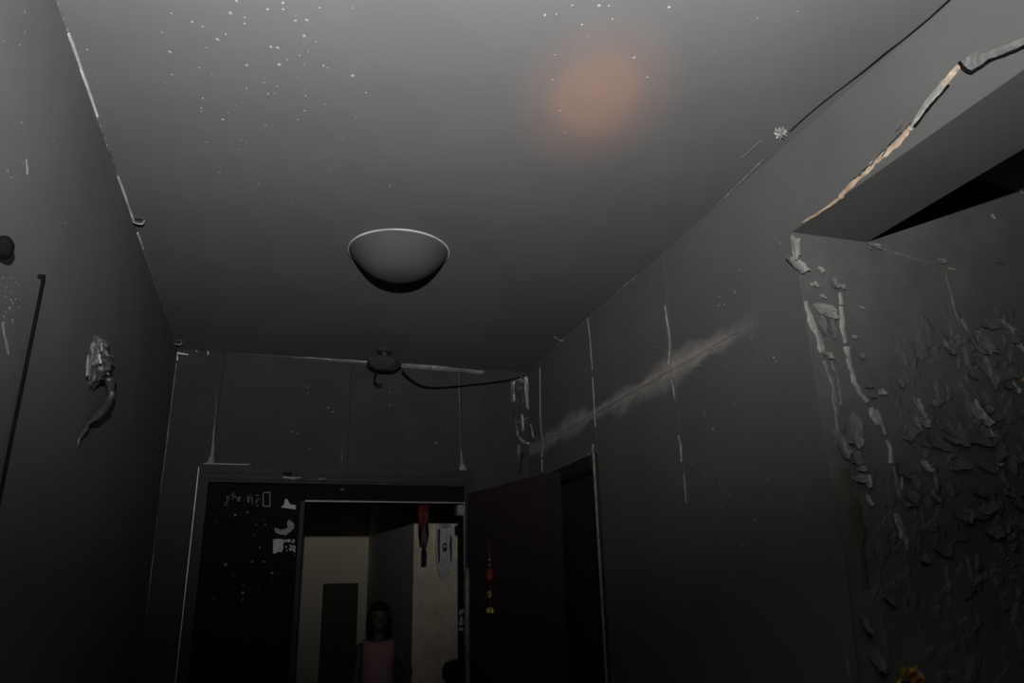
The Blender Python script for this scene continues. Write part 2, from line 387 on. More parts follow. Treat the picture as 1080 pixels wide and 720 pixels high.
leaf = thing('door_leaf', ((FX0+OX0)/2, YF+.04, 0), 'narrow closed black door leaf with torn white stickers', 'door')
LY = YF+.02
box('leaf_panel', (FX0+.055, LY, .01), (OX0-.001, LY+.05, CZ+.598), 'door_black', leaf, .004)
box('leaf_edge', (OX0-.022, LY-.006, .01), (OX0, LY, OZ), 'frame_char', leaf, .002)
PL['leaf'] = (1, LY, Vector((0, -1, 0)), Vector((1, 0, 0)), Vector((0, 0, 1)))
# torn stickers
def tear(pts, seed, mat='chip_white'):
    vs_ = [P(x, y, 'leaf', .0004) for x, y in pts]+[P(x, y, 'leaf', .0022) for x, y in pts]; n = len(pts)
    fs = [tuple(range(n, 2*n))[::-1], tuple(range(n))]+[(i, (i+1) % n, n+(i+1) % n, n+i) for i in range(n)]
    bm = bmesh.new(); me = bpy.data.meshes.new('s'); me.from_pydata([tuple(v) for v in vs_], [], fs); bm.from_mesh(me); bpy.data.meshes.remove(me)
    bmesh.ops.triangulate(bm, faces=bm.faces[:])
    return fin('sticker_scrap', bm, mat, leaf)
tear([(296, 535), (299.5, 532), (300.5, 526.5), (303, 526), (305, 530.5), (307, 532), (312, 532.5), (312, 537), (304, 536)], 1)
tear([(289, 557), (291, 556.5), (296, 558.5), (301, 557.5), (304, 556), (302.5, 553), (303, 549.5), (305, 548), (308, 550), (310.5, 553), (310, 557), (307, 560), (304, 562), (302, 564), (296, 563.5), (290.5, 561.5)], 2, 'pale_flake')
tear([(288, 569), (292, 568), (298, 568.5), (300, 571), (298.5, 574), (299, 578), (297, 582), (293, 581.5), (290, 584), (288, 583)], 3)
R = random.Random(4)
for k in range(16):
    x, y = R.uniform(299, 311), R.uniform(569, 583); w = R.uniform(.8, 2.2)
    tear([(x-w, y-w*.6), (x+w*.4, y-w), (x+w, y+w*.3), (x-w*.2, y+w*.9)], 5+k)
# worn-off print: rows of broken strokes
def strokes(x0, y0, w, h, n, mat, seed):
    R = random.Random(seed)
    for k in range(n):
        if R.random() < .55:
            yy = y0+h*R.choice((0, .3, .55, .8, 1)); xa = x0+w*R.uniform(0, .5); xb = xa+w*R.uniform(.25, .5); t = R.uniform(.35, .8)
            tear([(xa, yy), (xb, yy+R.uniform(-.4, .4)), (xb, yy+t), (xa, yy+t)], 1, mat)
        else:
            xx = x0+w*R.uniform(0, 1); ya = y0+h*R.uniform(0, .5); yb = ya+h*R.uniform(.25, .5); t = R.uniform(.35, .8)
            tear([(xx, ya), (xx+t, ya), (xx+t, yb), (xx, yb)], 1, mat)
strokes(236, 520, 6, 12, 9, 'grey_filler', 3); strokes(243, 520, 5.5, 7, 6, 'grey_filler', 4); strokes(250, 521, 5, 9, 5, 'grey_filler', 8)
strokes(261, 521, 6, 12, 9, 'grey_filler', 5); strokes(268, 522, 6, 11, 9, 'grey_filler', 6)
for q in ([(277, 519), (285, 518.5), (285, 519.4), (277, 520)], [(277, 533), (285, 533.5), (285, 534.3), (277, 534)],
          [(277, 519), (278, 519), (278, 534), (277, 534)], [(284.2, 519), (285.2, 519), (285.2, 534), (284.2, 534)]):
    tear(q, 1, 'grey_filler')
R = random.Random(21)
flecks('leaf', [(238, 595, 3), (248, 543, 2.6), (261, 540, 2), (280, 553, 2), (274, 577, 2), (266, 592, 3), (278, 592, 2.6), (287, 604, 3), (256, 617, 2), (256, 625, 3),
                (256, 632, 2.4), (246, 606, 2), (272, 618, 1.6), (225, 631, 1.6)]+[(R.uniform(225, 315), R.uniform(540, 650), R.uniform(.6, 1.2)) for _ in range(30)], leaf, 'grey_filler')

# open main leaf, hinged on the jamb beside the right wall
HG = Vector((1.062, YF-.035, 0)); FE = Vector((1.272, 3.405, 0))
dl = (FE-HG).normalized(); dn = Vector((dl.y, -dl.x, 0)); dn = dn if dn.x < 0 else -dn     # dn faces the room's middle
LT = CZ+.556; LW = (FE-HG).length
dm = thing('door_leaf', HG, 'dark maroon door leaf standing open with a red and gold charm on it', 'door')
def lbox(name, u0, u1, z0, z1, n0, n1, mat, bev=.003, parent=dm):
    bm = bmesh.new(); bx(bm, (u0, n0, z0), (u1, n1, z1))
    if bev: bmesh.ops.bevel(bm, geom=bm.edges[:], offset=bev, segments=2, affect='EDGES')
    bm.transform(Matrix(((dl.x, dn.x, 0, HG.x), (dl.y, dn.y, 0, HG.y), (0, 0, 1, 0), (0, 0, 0, 1))))
    return fin(name, bm, mat, parent)
lbox('leaf_panel', .012, LW, .015, LT, -.05, 0, 'door_maroon')
for u0, u1, z0, z1 in ((.10, .80, 1.12, 1.9), (.10, .80, .2, 1.0)):
    lbox('raised_panel', u0, u1, z0, z1, -.001, .004, 'door_maroon', .003)
lbox('edge_strip', LW-.004, LW+.002, .015, LT, -.05, .003, 'frame_char', .001)
lbox('edge_strip', LW-.075, LW-.069, .7, LT-.05, -.001, .003, 'frame_char', .001)
lbox('edge_strip', LW-.055, LW-.051, .9, LT-.03, -.001, .003, 'frame_char', .001)
lbox('lock_plate', LW-.13, LW-.06, .95, 1.2, 0, .006, 'frame_char')
bm = bmesh.new(); bp = HG+dl*.075+dn*.035
tube(bm, [bp+Vector((0, 0, .5)), bp+Vector((0, 0, CZ+.13)), bp+Vector((0, 0, CZ+.145))], [.016, .016, .009], 12)
bar = fin('pull_bar', bm, 'dull_strip', dm, True)
for z in (.6, CZ+.05):
    bm = bmesh.new(); tube(bm, [HG+dl*.075-dn*.002+Vector((0, 0, z)), bp+Vector((0, 0, z))], .008, 8); fin('bar_mount', bm, 'frame_char', bar)
for z in (.3, 1.1, 1.85):
    bm = bmesh.new(); q = HG+dl*.003-dn*.02+Vector((0, 0, z)); tube(bm, [q-Vector((0, 0, .05)), q+Vector((0, 0, .05))], .009, 10); fin('hinge', bm, 'frame_char', dm)

# charm on the open leaf
def onleaf(x, y, off):
    n = dn; c = (HG+dn*off).dot(n); d = ray(x, y); return CAM+d*((c-CAM.dot(n))/d.dot(n))
o0 = onleaf(517, 572, .012); cx = Vector((o0.x, o0.y, 0))
zt = lambda y: onleaf(516.5, y, .012).z
ch = thing('hanging_charm', (o0.x, o0.y, zt(647)), 'red knotted charm with gold bead and small bells hung on the open door', 'ornament')
def cp(dx, z): return cx+dl*(dx*.0055)+dn*.004+Vector((0, 0, z))
bm = bmesh.new(); tube(bm, [cp(0, zt(571)), cp(0, zt(588)), cp(0, zt(640))], .0016, 6); fin('cord', bm, 'red_thread', ch)
bm = bmesh.new(); tube(bm, [cp(0, zt(571))-dn*.0155, cp(0, zt(571))+dn*.004], .004, 8); fin('nail', bm, 'frame_char', ch)
for y in (590, 596):
    bm = bmesh.new(); bmesh.ops.create_icosphere(bm, subdivisions=2, radius=.006, matrix=Matrix.Translation(cp(0, zt(y)))); fin('bead', bm, 'pale_flake', ch, True)
bm = bmesh.new(); zz = zt(606); hh = zt(600)-zt(613)
lathe(bm, [(0, hh*.55), (.012, hh*.45), (.021, hh*.1), (.021, -hh*.2), (.013, -hh*.5), (0, -hh*.55)], cp(0, zz), 14); fin('knot', bm, 'red_thread', ch, True)
bm = bmesh.new()
for k in range(5):
    a = k*math.tau/5; q = cp(0, zt(626.5))+dl*(math.cos(a)*.013)+Vector((0, 0, math.sin(a)*.011))+dn*.006
    bmesh.ops.create_uvsphere(bm, u_segments=10, v_segments=6, radius=.0085, matrix=Matrix.Translation(q))
fl = fin('flower_bead', bm, 'gold', ch, True)
bm = bmesh.new(); bmesh.ops.create_uvsphere(bm, u_segments=10, v_segments=6, radius=.006, matrix=Matrix.Translation(cp(0, zt(626.5))+dn*.012)); fin('flower_centre', bm, 'red_thread', fl, True)
for dx, t in ((-4.4, -.2), (0, 0), (3.6, .12)):
    bm = bmesh.new(); q = cp(dx, zt(646))
    lathe(bm, [(.0125, 0), (.0115, .005), (.009, .018), (.006, .026), (0, .029)], q, 14); lathe(bm, [(0, .02), (.0115, .002)], q, 14)
    fin('bell', bm, 'gold', ch, True)
    bm = bmesh.new(); tube(bm, [q+Vector((0, 0, .027)), cp(0, zt(634))], .0012, 6); fin('bell_thread', bm, 'red_thread', ch)

# ------------------------------------------------------------------ side door in the right wall
d2 = thing('door_1', (XR+.05, (DY0+DY1)/2, 0), 'black closed door with a pale worn jamb edge, in the cracked wall', None); d2['kind'] = 'structure'
box('door_panel', (XR+.05, DY0+.04, .01), (XR+.09, DY1-.04, DZ-.04), 'door_grey', d2, .003)
for z0, z1 in ((.25, 1.0), (1.12, DZ-.15)):
    box('raised_panel', (XR+.043, DY0+.14, z0), (XR+.051, DY1-.14, z1), 'door_grey', d2, .003)
box('casing', (XR-.018, DY0+.002, 0), (XR+.12, DY0+.05, DZ+.03), 'frame_char', d2, .004)
box('casing', (XR-.02, DY1-.045, 0), (XR+.12, DY1+.03, DZ+.03), 'door_black', d2, .004)
hd = box('casing', (XR-.019, DY0+.05, DZ-.045), (XR+.119, DY1-.045, DZ+.03), 'frame_char', d2, .004)
box('edge_strip', (XR-.026, DY0-.006, 0), (XR-.018, DY0+.008, DZ+.026), 'edge_cream', d2, .002)
box('edge_strip', (XR-.024, DY0+.05, DZ+.024), (XR-.018, DY1-.05, DZ+.032), 'dull_strip', d2, .002)
box('edge_strip', (XR-.024, DY0+.05, DZ-.03), (XR-.018, DY1-.05, DZ-.026), 'frame_char', d2, .001)
bm = bmesh.new(); q = Vector((XR+.05, DY1-.11, 1.05)); tube(bm, [q, q-Vector((.05, 0, 0)), q-Vector((.055, .02, 0)), q-Vector((.055, .12, 0))], .009, 8); fin('handle', bm, 'frame_char', d2, True)

# ------------------------------------------------------------------ ceiling lamp
lc = Vector((.412, 2.752, HC)); LR = .203
lamp = thing('ceiling_lamp', lc, 'round frosted dome lamp fixed to the ceiling, greyed by smoke', 'ceiling lamp')
bm = bmesh.new(); lathe(bm, [(0, 0), (LR-.01, 0), (LR-.01, -.012), (0, -.012)], lc, 64); fin('base_plate', bm, 'char_plastic', lamp)
bm = bmesh.new(); lathe(bm, [(LR-.006, -.005), (LR, -.006), (LR, -.0112), (LR-.005, -.012)], lc, 96); fin('rim', bm, 'rim_grey', lamp, True)
bm = bmesh.new(); D = .110; RG = LR-.006
prof = [(RG, -.0085)]+[(RG*math.cos(t), -.0115-D*(1-math.cos(t)**2.7)) for t in [math.pi/2*k/20 for k in range(20)]]+[(0, -.0115-D)]
lathe(bm, prof, lc, 64); fin('glass_bowl', bm, 'glass_soot', lamp, True)

# ------------------------------------------------------------------ melted detector with hanging wire
dc = Vector((.54, 4.06, HC))
det = thing('melted_detector', dc, 'small melted black device dangling from the ceiling by the far wall', 'detector')
bm = bmesh.new(); lathe(bm, [(0, 0), (.046, 0), (.046, -.008), (.036, -.014), (0, -.014)], dc, 20); fin('mount_plate', bm, 'soot_far', det)
bm = bmesh.new(); tube(bm, [dc+Vector((0, 0, -.01)), dc+Vector((.006, -.004, -.05))], .016, 8); fin('stem', bm, 'char_plastic', det)
bm = bmesh.new(); lathe(bm, [(0, -.042), (.055, -.045), (.098, -.06), (.10, -.072), (.075, -.10), (.05, -.118), (0, -.122)], dc, 7)
for v in bm.verts:
    q = noise.noise_vector(v.co*14)*.018; v.co += q; v.co.z -= max(0, (v.co.x-dc.x))*.10
fin('melted_body', bm, 'soot_far', det)
bm = bmesh.new()
pa = hit(398, 392, 1, 4.1); pb = hit(396, 404, 1, 4.12); pc = hit(403, 406, 1, 4.12)
tube(bm, smooth_path([pa+Vector((0, 0, .02)), (pa+pb)/2+Vector((-.01, 0, 0)), pb, pc], 5), .005, 6); fin('shadow_stub', bm, 'char_or_shade_black', det)  # black stub added in place of the shadow below the melted body
wp = [hit(424, 391, 1, 4.12), hit(433, 400, 1, 4.17), hit(447, 407.5, 1, 4.22), hit(468, 408.5, 1, 4.25), hit(505, 405, 1, 4.265), hit(530, 402, 1, 4.27), hit(548, 398, 1, 4.275)]
bm = bmesh.new(); tube(bm, smooth_path(wp, 6), .0055, 8)
tag(fin('sagging_wire', bm, 'char_or_shade_black', None, True), 'thin black wire sagging along the wall above the doorway', 'wire')

# ------------------------------------------------------------------ strips along the ceiling edges
def edge_strip(name, plane, pts, mat, label, cat, lift=.012, seed=2, group=None):
    o = ribbon(name, plane, pts, None, mat, lift, seed, .0006, 5, .25); return tag(o, label, cat, group)
edge_strip('cable_raceway', 'far', [(220, 369, 3.2), (260, 371.5, 3.4), (310, 375.5, 3.5), (350, 379, 4), (387, 382, 4)], 'dull_strip', 'long grey raceway strip under the ceiling beside the melted device', 'raceway', .014)
edge_strip('cable_raceway', 'far', [(421, 384, 7), (450, 386.5, 6), (480, 389.5, 5), (510, 392.5, 4)], 'dull_strip', 'short broken raceway strip above the sagging wire', 'raceway', .014, 5)
trim = tag(bpy.data.objects.new('trim_1', None), 'thin shiny caulk line where the ceiling meets the wall of the melted fixture', None, None, 'structure'); col.objects.link(trim); trim.location = (XL, 2, HC)
def lx(y): return 61+(187-61)*(y-2)/(366-2)
def cseg(y0, y1, w, mat, lift=.006, dx=0, seed=1):
    n = max(2, int((y1-y0)/18)); pts = [(lx(y0+(y1-y0)*k/n)+dx, y0+(y1-y0)*k/n, w) for k in range(n+1)]
    ribbon('caulk_piece', 'ceil', pts, trim, mat, lift, seed, .0004, 3, .4)
cseg(-20, 34, 2.2, 'grey_filler'); cseg(34, 72, 3.4, 'chip_white'); cseg(72, 122, 3.2, 'shiny_strip'); cseg(122, 150, 2, 'grey_filler')
cseg(152, 185, 1.6, 'dull_strip'); cseg(185, 229, 2.4, 'shiny_strip'); cseg(245, 262, 2, 'shiny_strip'); cseg(262, 300, 1.8, 'grey_filler'); cseg(300, 318, 1.4, 'grey_filler'); cseg(326, 362, 1.2, 'dull_strip')
bm = bmesh.new()
# dark cable lying beside the caulk on the ceiling
for yy, hx in ((230, 146), (359, 187)):
    c = P(hx+1, yy, 'ceil'); cl = thing('cable_clip', c, 'small charred cable clip ' + ('midway along the shiny caulk line' if yy < 300 else 'in the ceiling corner at the far wall'), 'cable clip')
    b2 = bmesh.new(); s = .0012*yy if yy < 300 else .32
    k = .018 if yy < 300 else .02
    bx(b2, c+Vector((-k, -k*.5, -.004)), c+Vector((k, k*.5, 0))); fin('clip_base', b2, 'char_plastic', cl)
    b2 = bmesh.new(); tube(b2, smooth_path([c+Vector((-k, 0, -.003)), c+Vector((-k*.9, 0, -.018)), c+Vector((k*.6, 0, -.022)), c+Vector((k, 0, -.004))], 4), .004, 6); fin('clip_loop', b2, 'dull_strip', cl, True)
bm.free()
# right-hand ceiling joint
trim2 = tag(bpy.data.objects.new('trim_2', None), 'cracked joint where the ceiling meets the wall with the lintel', None, None, 'structure'); col.objects.link(trim2); trim2.location = (XR, 2, HC)
def rseg(pts, mat, lift=.004, plane='right', seed=1): ribbon('joint_piece', plane, pts, trim2, mat, lift, seed, .0004, 3, .4)
rseg([(833, 138, 1.2), (852, 121, 1.6), (869, 107, 2), (890, 91, 2.2), (912, 74, 2.4), (934, 56, 2.4), (955, 40, 2.6), (980, 19, 2.6), (1006, -5, 2.6)], 'char_or_shade_black', .003, 'ceil')
rseg([(648, 312, 1.6), (660, 300, 2), (680, 285, 2)], 'grey_filler', .004, 'ceil')
rseg([(560, 391, 1.6), (590, 362, 1.6), (620, 336, 1.8), (648, 312, 1.6)], 'dull_strip', .005, 'ceil', 4)
rseg([(756, 216, 1.4), (775, 198, 1.8), (805, 168, 1.8)], 'grey_filler', .003, 'ceil')
rseg([(782, 166, 1.2), (803, 148, 1.8)], 'soot_ceiling', .004, 'ceil')
ribbon('joint_piece', 'ceil', [(585, 355, 2), (589, 359, 2.4), (594, 358, 1.6)], trim2, 'grey_filler', .006, 9)
# star-shaped burst of plaster
for k in range(9):
    a = k*math.tau/9+.3; L = rnd.uniform(4, 9)
    ribbon('plaster_splinter', 'ceil', [(823, 139, 3.5), (823+math.cos(a)*L*.6, 139+math.sin(a)*L*.6, 2.2), (823+math.cos(a)*L, 139+math.sin(a)*L, .6)], trim2, 'pale_flake' if k % 3 else 'chip_white', .012, k, .001, 2)

# melted conduit in the far corner
mc = thing('melted_conduit', P(556, 470, 'far'), 'melted strips of plastic conduit in the corner by the side door', 'conduit')
for k, (pts, mt) in enumerate([([(541, 402, 5), (541, 414, 4.5), (541.5, 424, 3)], 'dull_strip'), ([(542, 430, 2), (543, 446, 3), (546, 463, 4)], 'char_plastic'), ([(546, 415, 1.5), (551, 422, 2), (548, 431, 1.2)], 'char_plastic'), ([(544, 446, 2), (550, 444, 1.4), (556, 441, 1)], 'dull_strip'), ([(547, 470, 3), (546, 482, 1.6)], 'grey_filler'), ([(554, 398, 3), (556, 405, 4.5), (555, 415, 3), (556, 430, 2.5)], 'shiny_strip'),
        ([(550, 437, 1.6), (551, 446, 2), (551, 455, 1.4)], 'chip_white'), ([(543, 399, 4), (549, 401, 4), (555, 403, 3.5)], 'dull_strip'), ([(545, 410, 2), (553, 409, 2)], 'dull_strip'),
        ([(547, 462, 4), (553, 467, 3), (559, 468, 3)], 'dull_strip'), ([(552, 478, 4), (549, 500, 3)], 'frame_char')]):
    ribbon('melted_strip', 'far', pts, mc, mt, .018, k+3, .001)
for k, (pts, mt) in enumerate([([(560, 447, 1.4), (562, 455, 1.6), (563, 462, 1)], 'grey_filler'), ([(557, 404, 2.4), (557, 418, 1.6), (558, 432, 1.4)], 'grey_filler')]):
    ribbon('melted_strip', 'right', pts, mc, mt, .01, k+3, .001)

# fillers torn along the panel joints
def shred(plane, pts, parent, mat='grey_filler', seed=1, lift=.006): ribbon('torn_filler', plane, pts, parent, mat, lift, seed, .0005, 3, .4)
shred('far', [(229, 405, .4), (227, 440, .8), (225, 462, 2.2), (224, 480, 4), (222, 489, 8)], wall_far)
shred('far', [(186, 371, 3), (187, 380, 2.4)], wall_far, 'shiny_strip', 3); shred('far', [(186, 372, 2), (199, 374, 1.6)], wall_far, 'shiny_strip', 3)
shred('far', [(186, 383, 1.6), (183, 405, 1.8), (180, 430, 1.6), (175, 475, 1.2), (169, 520, 1.2)], wall_far, 'grey_filler', 3)
shred('far', [(166, 545, 1), (160, 600, 1), (153, 660, 1)], wall_far, 'dull_strip', 3)
shred('far', [(207, 367, 1.6), (207.5, 371, 1.6)], wall_far, 'chip_white'); shred('far', [(219, 367, 1.6), (219.5, 374, 1.8)], wall_far, 'chip_white')
shred('far', [(195, 367, 4), (199, 368, 2)], wall_far, 'dull_strip')
shred('far', [(484, 394, .8), (484, 412, 1), (485, 440, .4), (485.5, 470, .6), (487, 485, 2), (489, 496, 8)], wall_far, 'dull_strip', 4)
shred('far', [(361, 462, .3), (360.5, 478, .5), (360, 490, .7)], wall_far, 'dull_strip', 4)
shred('far', [(482, 378, 2), (483, 384, 1)], wall_far, 'grey_filler', 4)
shred('right', [(570, 388, .5), (570, 440, .6), (571, 456, 2), (572, 470, 3.4), (571.5, 482, 1.4)], wall_right)
shred('right', [(572, 484, 1), (572, 497, .8)], wall_right)
shred('right', [(620, 334, .8), (623, 362, .7), (625, 390, .5)], wall_right, 'dull_strip')
shred('right', [(625.5, 398, .4), (627, 425, .6), (628, 450, 1.2)], wall_right)
shred('right', [(626, 468, 1), (625, 476, 3), (621, 484, 8), (615, 491, 3)], wall_right)
shred('right', [(702, 322, .8), (703, 336, 2), (705, 350, 3.5), (706, 366, 4.5), (705, 384, 2)], wall_right)
shred('right', [(708, 401, 2), (710, 410, 2.4), (712, 421, .8)], wall_right)
shred('right', [(716, 459, .8), (718, 470, 2), (719, 487, 1)], wall_right); shred('right', [(722, 500, .6), (724, 530, 1)], wall_right, 'dull_strip')
def proj(p):
    d = Vector(p)-CAM; z = d.dot(FW); return W/2+F*d.dot(RT)/z, H/2-F*d.dot(UP)/z
for k, (y0, y1) in enumerate(((4.2, 3.9), (3.8, 3.4), (3.25, 2.95), (2.9, 2.6), (2.48, 2.3), (2.26, 2.1))):
    q = []
    for t in range(9):
        y = y0+(y1-y0)*t/8; x_, y_ = proj((XR, y, ZS-.008+.004*noise.noise(Vector((y*9, 1, 0))))); q.append((x_, y_, 2.4*math.sin(math.pi*(t+.6)/9.2)))
    ribbon('joint_lip', 'right', q, wall_right, 'seam_lip', .004, k+5, .0005, 2)
box('lintel_joint', (XR-.0008, YJ-.2, ZL+.001), (XR+.001, YJ-.15, ZL+.002), 'soot_right', wall_right)

# ------------------------------------------------------------------ peeling edge of the lintel
def lint(pts, mat, lift, seed, name='peel_or_shade_strip', base=.0006, jag=.45, flap=False): ribbon(name, 'right', pts, wall_right, mat, lift, seed, base, 5, jag, flap)
lint([(847, 235, 1.6), (862, 226, 2.4), (878, 215, 3), (890, 207, 3)], 'bare_plaster', .006, 1)
lint([(886, 208, 3), (898, 195, 6), (906, 188, 5), (914, 182, 5), (922, 172, 6), (932, 164, 6), (944, 153, 7), (955, 142, 6), (962, 134, 5)], 'bare_plaster', .006, 2)
lint([(900, 190, 4), (915, 178, 4), (926, 167, 3.5), (940, 152, 4), (956, 137, 4), (966, 128, 3)], 'grey_filler', .014, 3, flap=True)
lint([(962, 134, 3), (970, 122, 6), (978, 110, 8), (986, 100, 9), (996, 88, 8), (1003, 80, 6), (1012, 72, 3)], 'pale_flake', .006, 4, jag=.2)
lint([(966, 134, 1.2), (975, 121, 2), (983, 111, 2.4), (992, 101, 2), (1002, 90, 1.2)], 'char_or_shade_black', .007, 24, jag=.3)  # black strip painting the shade along the pale band's lower edge
lint([(996, 90, 3), (1005, 79, 4), (1013, 69, 3.5)], 'bare_plaster', .011, 5)
lint([(1016, 66, 5), (1022, 66, 14), (1032, 63, 13), (1043, 58, 10), (1054, 53, 8), (1070, 47, 7), (1087, 40, 7), (1112, 32, 7)], 'skin_grey', .006, 6, 'curled_skin', jag=.2)
lint([(1014, 66, 2), (1020, 75, 3), (1026, 77, 3), (1037, 70, 2.6), (1047, 63, 2.6), (1060, 59, 2.4), (1074, 53, 2.6), (1090, 46, 2.6), (1112, 38, 2.6)], 'char_or_shade_black', .009, 7, jag=.3)  # painted dark line for the shaded gap under the curled skin
for k, (x, y) in enumerate(((912, 181), (924, 170), (951, 133), (957, 135), (936, 160))):
    flake('plaster_flake', 'right', x, y, 6, 3, wall_right, 'scorched_flake', .6, .01, k)

# ------------------------------------------------------------------ peeling plaster of the opening's edge and the end wall
def fk(x, y, w, h, mat='scorched_flake', ang=0, curl=.009, pl='end', par=None): flake('plaster_flake', pl, x, y, w, h, par or wall_end, mat, ang, curl, int(x+y))
def st(pts, mat='scorched_flake', lift=.007, seed=1): ribbon('peel_or_shade_strip', 'end', pts, wall_end, mat, lift*.7, seed, .0006, 5, .65)
fk(837, 262, 12, 26, 'pale_flake', -.15, .012, 'end'); fk(841, 281, 14, 18, 'pale_flake', .25, .016); fk(836, 280, 6, 22, 'scorched_flake', .5, .012)
fk(858, 301, 8, 7, 'pale_flake', .4); fk(864, 285, 5, 9, 'pale_flake', .4); fk(878, 300, 10, 12, 'scorched_flake', .2, .014); fk(887, 303, 5, 8, 'pale_flake')
fk(866, 313, 5, 6, 'pale_flake'); fk(870, 328, 24, 18, 'pale_flake', .05, .010); fk(865, 342, 12, 20, 'scorched_flake', .3); fk(875, 345, 9, 26, 'scorched_flake', -.1)
st([(849, 318, 6), (853, 332, 6), (859, 347, 8), (864, 358, 9), (867, 372, 7)], 'pale_flake', .01, 3)
fk(871, 375, 14, 8, 'pale_flake', -.2, .014)
st([(870, 380, 7), (876, 396, 7), (880, 412, 7), (882, 430, 7), (883, 455, 7), (883, 470, 6)], 'scorched_flake', .008, 4)
st([(876, 380, 4), (882, 395, 4), (886, 414, 4), (887, 428, 3)], 'scorched_flake', .008, 14)
st([(886, 309, 5), (887, 322, 4)], 'pale_flake', .01, 5); st([(887, 324, 5), (888, 345, 4.5), (891, 362, 4.5)], 'pale_flake', .012, 6)
st([(892, 366, 6), (894, 378, 5.5), (897, 390, 5), (900, 403, 5), (907, 414, 5), (914, 424, 5)], 'pale_flake', .012, 7)
st([(917, 430, 7), (921, 438, 8), (926, 448, 6)], 'pale_flake', .014, 8); st([(924, 432, 3.5), (929, 448, 3.5), (933, 458, 3)], 'pale_flake', .01, 9)
st([(935, 464, 3), (939, 474, 3.5), (939, 489, 4)], 'pale_flake', .01, 10)
fk(896, 455, 26, 34, 'scorched_flake', 0, .02); fk(884, 468, 16, 30, 'scorched_flake', .2, .02); fk(899, 482, 16, 20, 'scorched_flake', -.2, .02); fk(905, 492, 10, 12, 'pale_flake', .3, .012)
fk(914, 508, 7, 16, 'pale_flake', -.2, .012); fk(915, 528, 5, 12, 'pale_flake', .2); fk(904, 505, 14, 10, 'scorched_flake', .1, .014)
st([(944, 492, 5), (946, 512, 6), (950, 525, 5)], 'scorched_flake', .01, 11); st([(950, 498, 2.5), (950, 516, 2)], 'pale_flake', .01, 12)
st([(944, 541, 7), (948, 553, 10), (953, 568, 10), (956, 580, 4)], 'pale_flake', .012, 13)
st([(893, 495, 14), (897, 525, 17), (904, 556, 18), (908, 590, 14), (912, 620, 10)], 'brown_plaster', .004, 15)
st([(888, 575, 2), (893, 610, 2), (899, 660, 2), (905, 715, 2)], 'brown_plaster', .005, 16); st([(890, 680, 2), (894, 700, 3), (896, 716, 1.5)], 'scorched_flake', .005, 17)
# ridge left by a removed box or casing
st([(918, 259, 3), (940, 265, 4), (965, 273, 3), (985, 277, 3)], 'scorched_flake', .005, 18); fk(921, 260, 14, 8, 'pale_flake', -.2, .012); fk(992, 276, 11, 6, 'pale_flake', .1, .01); fk(1003, 284.5, 9, 3, 'bare_plaster', -.05, .006)
st([(997, 290, 2), (1003, 312, 2.4), (1009, 335, 3), (1014, 348, 4), (1016, 362, 4), (1016, 372, 3)], 'scorched_flake', .006, 19); st([(1013, 336, 3), (1020, 350, 4), (1024, 360, 2)], 'scorched_flake', .012, 20)
# the big scales and curls further in
for (x, y, w, h, m, a, c) in [(1032, 362, 20, 34, 'scorched_flake', .3, .018), (1037, 390, 16, 34, 'scorched_flake', .1, .02), (1040, 342, 26, 14, 'scorched_flake', 0, .014), (1065, 350, 22, 26, 'scorched_flake', -.5, .02),
        (1073, 365, 10, 22, 'pale_flake', .2, .016), (1058, 345, 8, 18, 'scorched_flake', .5, .016), (1030, 437, 16, 26, 'pale_flake', .2, .022), (1027, 428, 5, 16, 'pale_flake', .1, .014), (1045, 442, 18, 8, 'scorched_flake', .3, .02),
        (1036, 424, 22, 22, 'scorched_flake', -.2, .014), (1022, 396, 14, 8, 'scorched_flake', -.5, .014), (1067, 410, 8, 12, 'pale_flake', .4, .016), (1076, 401, 5, 7, 'bare_plaster', 0, .01), (968, 430, 7, 22, 'pale_flake', .1, .012),
        (973, 446, 10, 14, 'pale_flake', -.3, .016), (963, 446, 9, 12, 'scorched_flake', .2, .014), (982, 426, 9, 7, 'scorched_flake', .4, .014), (974, 492, 10, 12, 'pale_flake', .2, .014), (981, 503, 10, 28, 'scorched_flake', .05, .014),
        (982, 522, 8, 14, 'scorched_flake', .3, .012), (1005, 462, 26, 20, 'scorched_flake', 0, .016), (1030, 465, 30, 14, 'scorched_flake', -.15, .016), (1042, 455, 4, 14, 'pale_flake', 0, .01), (1050, 488, 9, 7, 'pale_flake', .2, .012),
        (1055, 505, 6, 24, 'scorched_flake', .1, .014), (1062, 520, 12, 8, 'pale_flake', -.1, .012), (1072, 480, 18, 20, 'scorched_flake', .2, .014), (1010, 490, 26, 14, 'scorched_flake', .1, .014), (915, 408, 10, 5, 'scorched_flake', 0, .008),
        (929, 414, 9, 8, 'pale_flake', .1, .008), (918, 418, 8, 6, 'scorched_flake', .2, .01), (948, 405, 6, 10, 'scorched_flake', .2, .01), (907, 376, 8, 6, 'scorched_flake', .3, .008), (900, 356, 6, 5, 'pale_flake', .2, .008), (908, 325, 4, 4, 'pale_flake', 0, .006),
        (1052, 277, 8, 4, 'scorched_flake', -.2, .01), (995, 365, 6, 12, 'scorched_flake', .2, .012), (1000, 372, 14, 6, 'scorched_flake', 0, .014), (1045, 560, 22, 16, 'scorched_flake', 0, .014), (1078, 440, 12, 12, 'scorched_flake', 0, .014),
        (1060, 395, 20, 14, 'scorched_flake', .2, .012), (1075, 203, 8, 4, 'pale_flake', -.4, .01), (1046, 229, 2.4, 6, 'pale_flake', .2, .006), (952, 385, 4, 12, 'scorched_flake', -.3, .008), (916, 262, 4, 4, 'scorched_flake', 0, .006)]:
    fk(x, y, w, h, m, a, c)
R = random.Random(77)
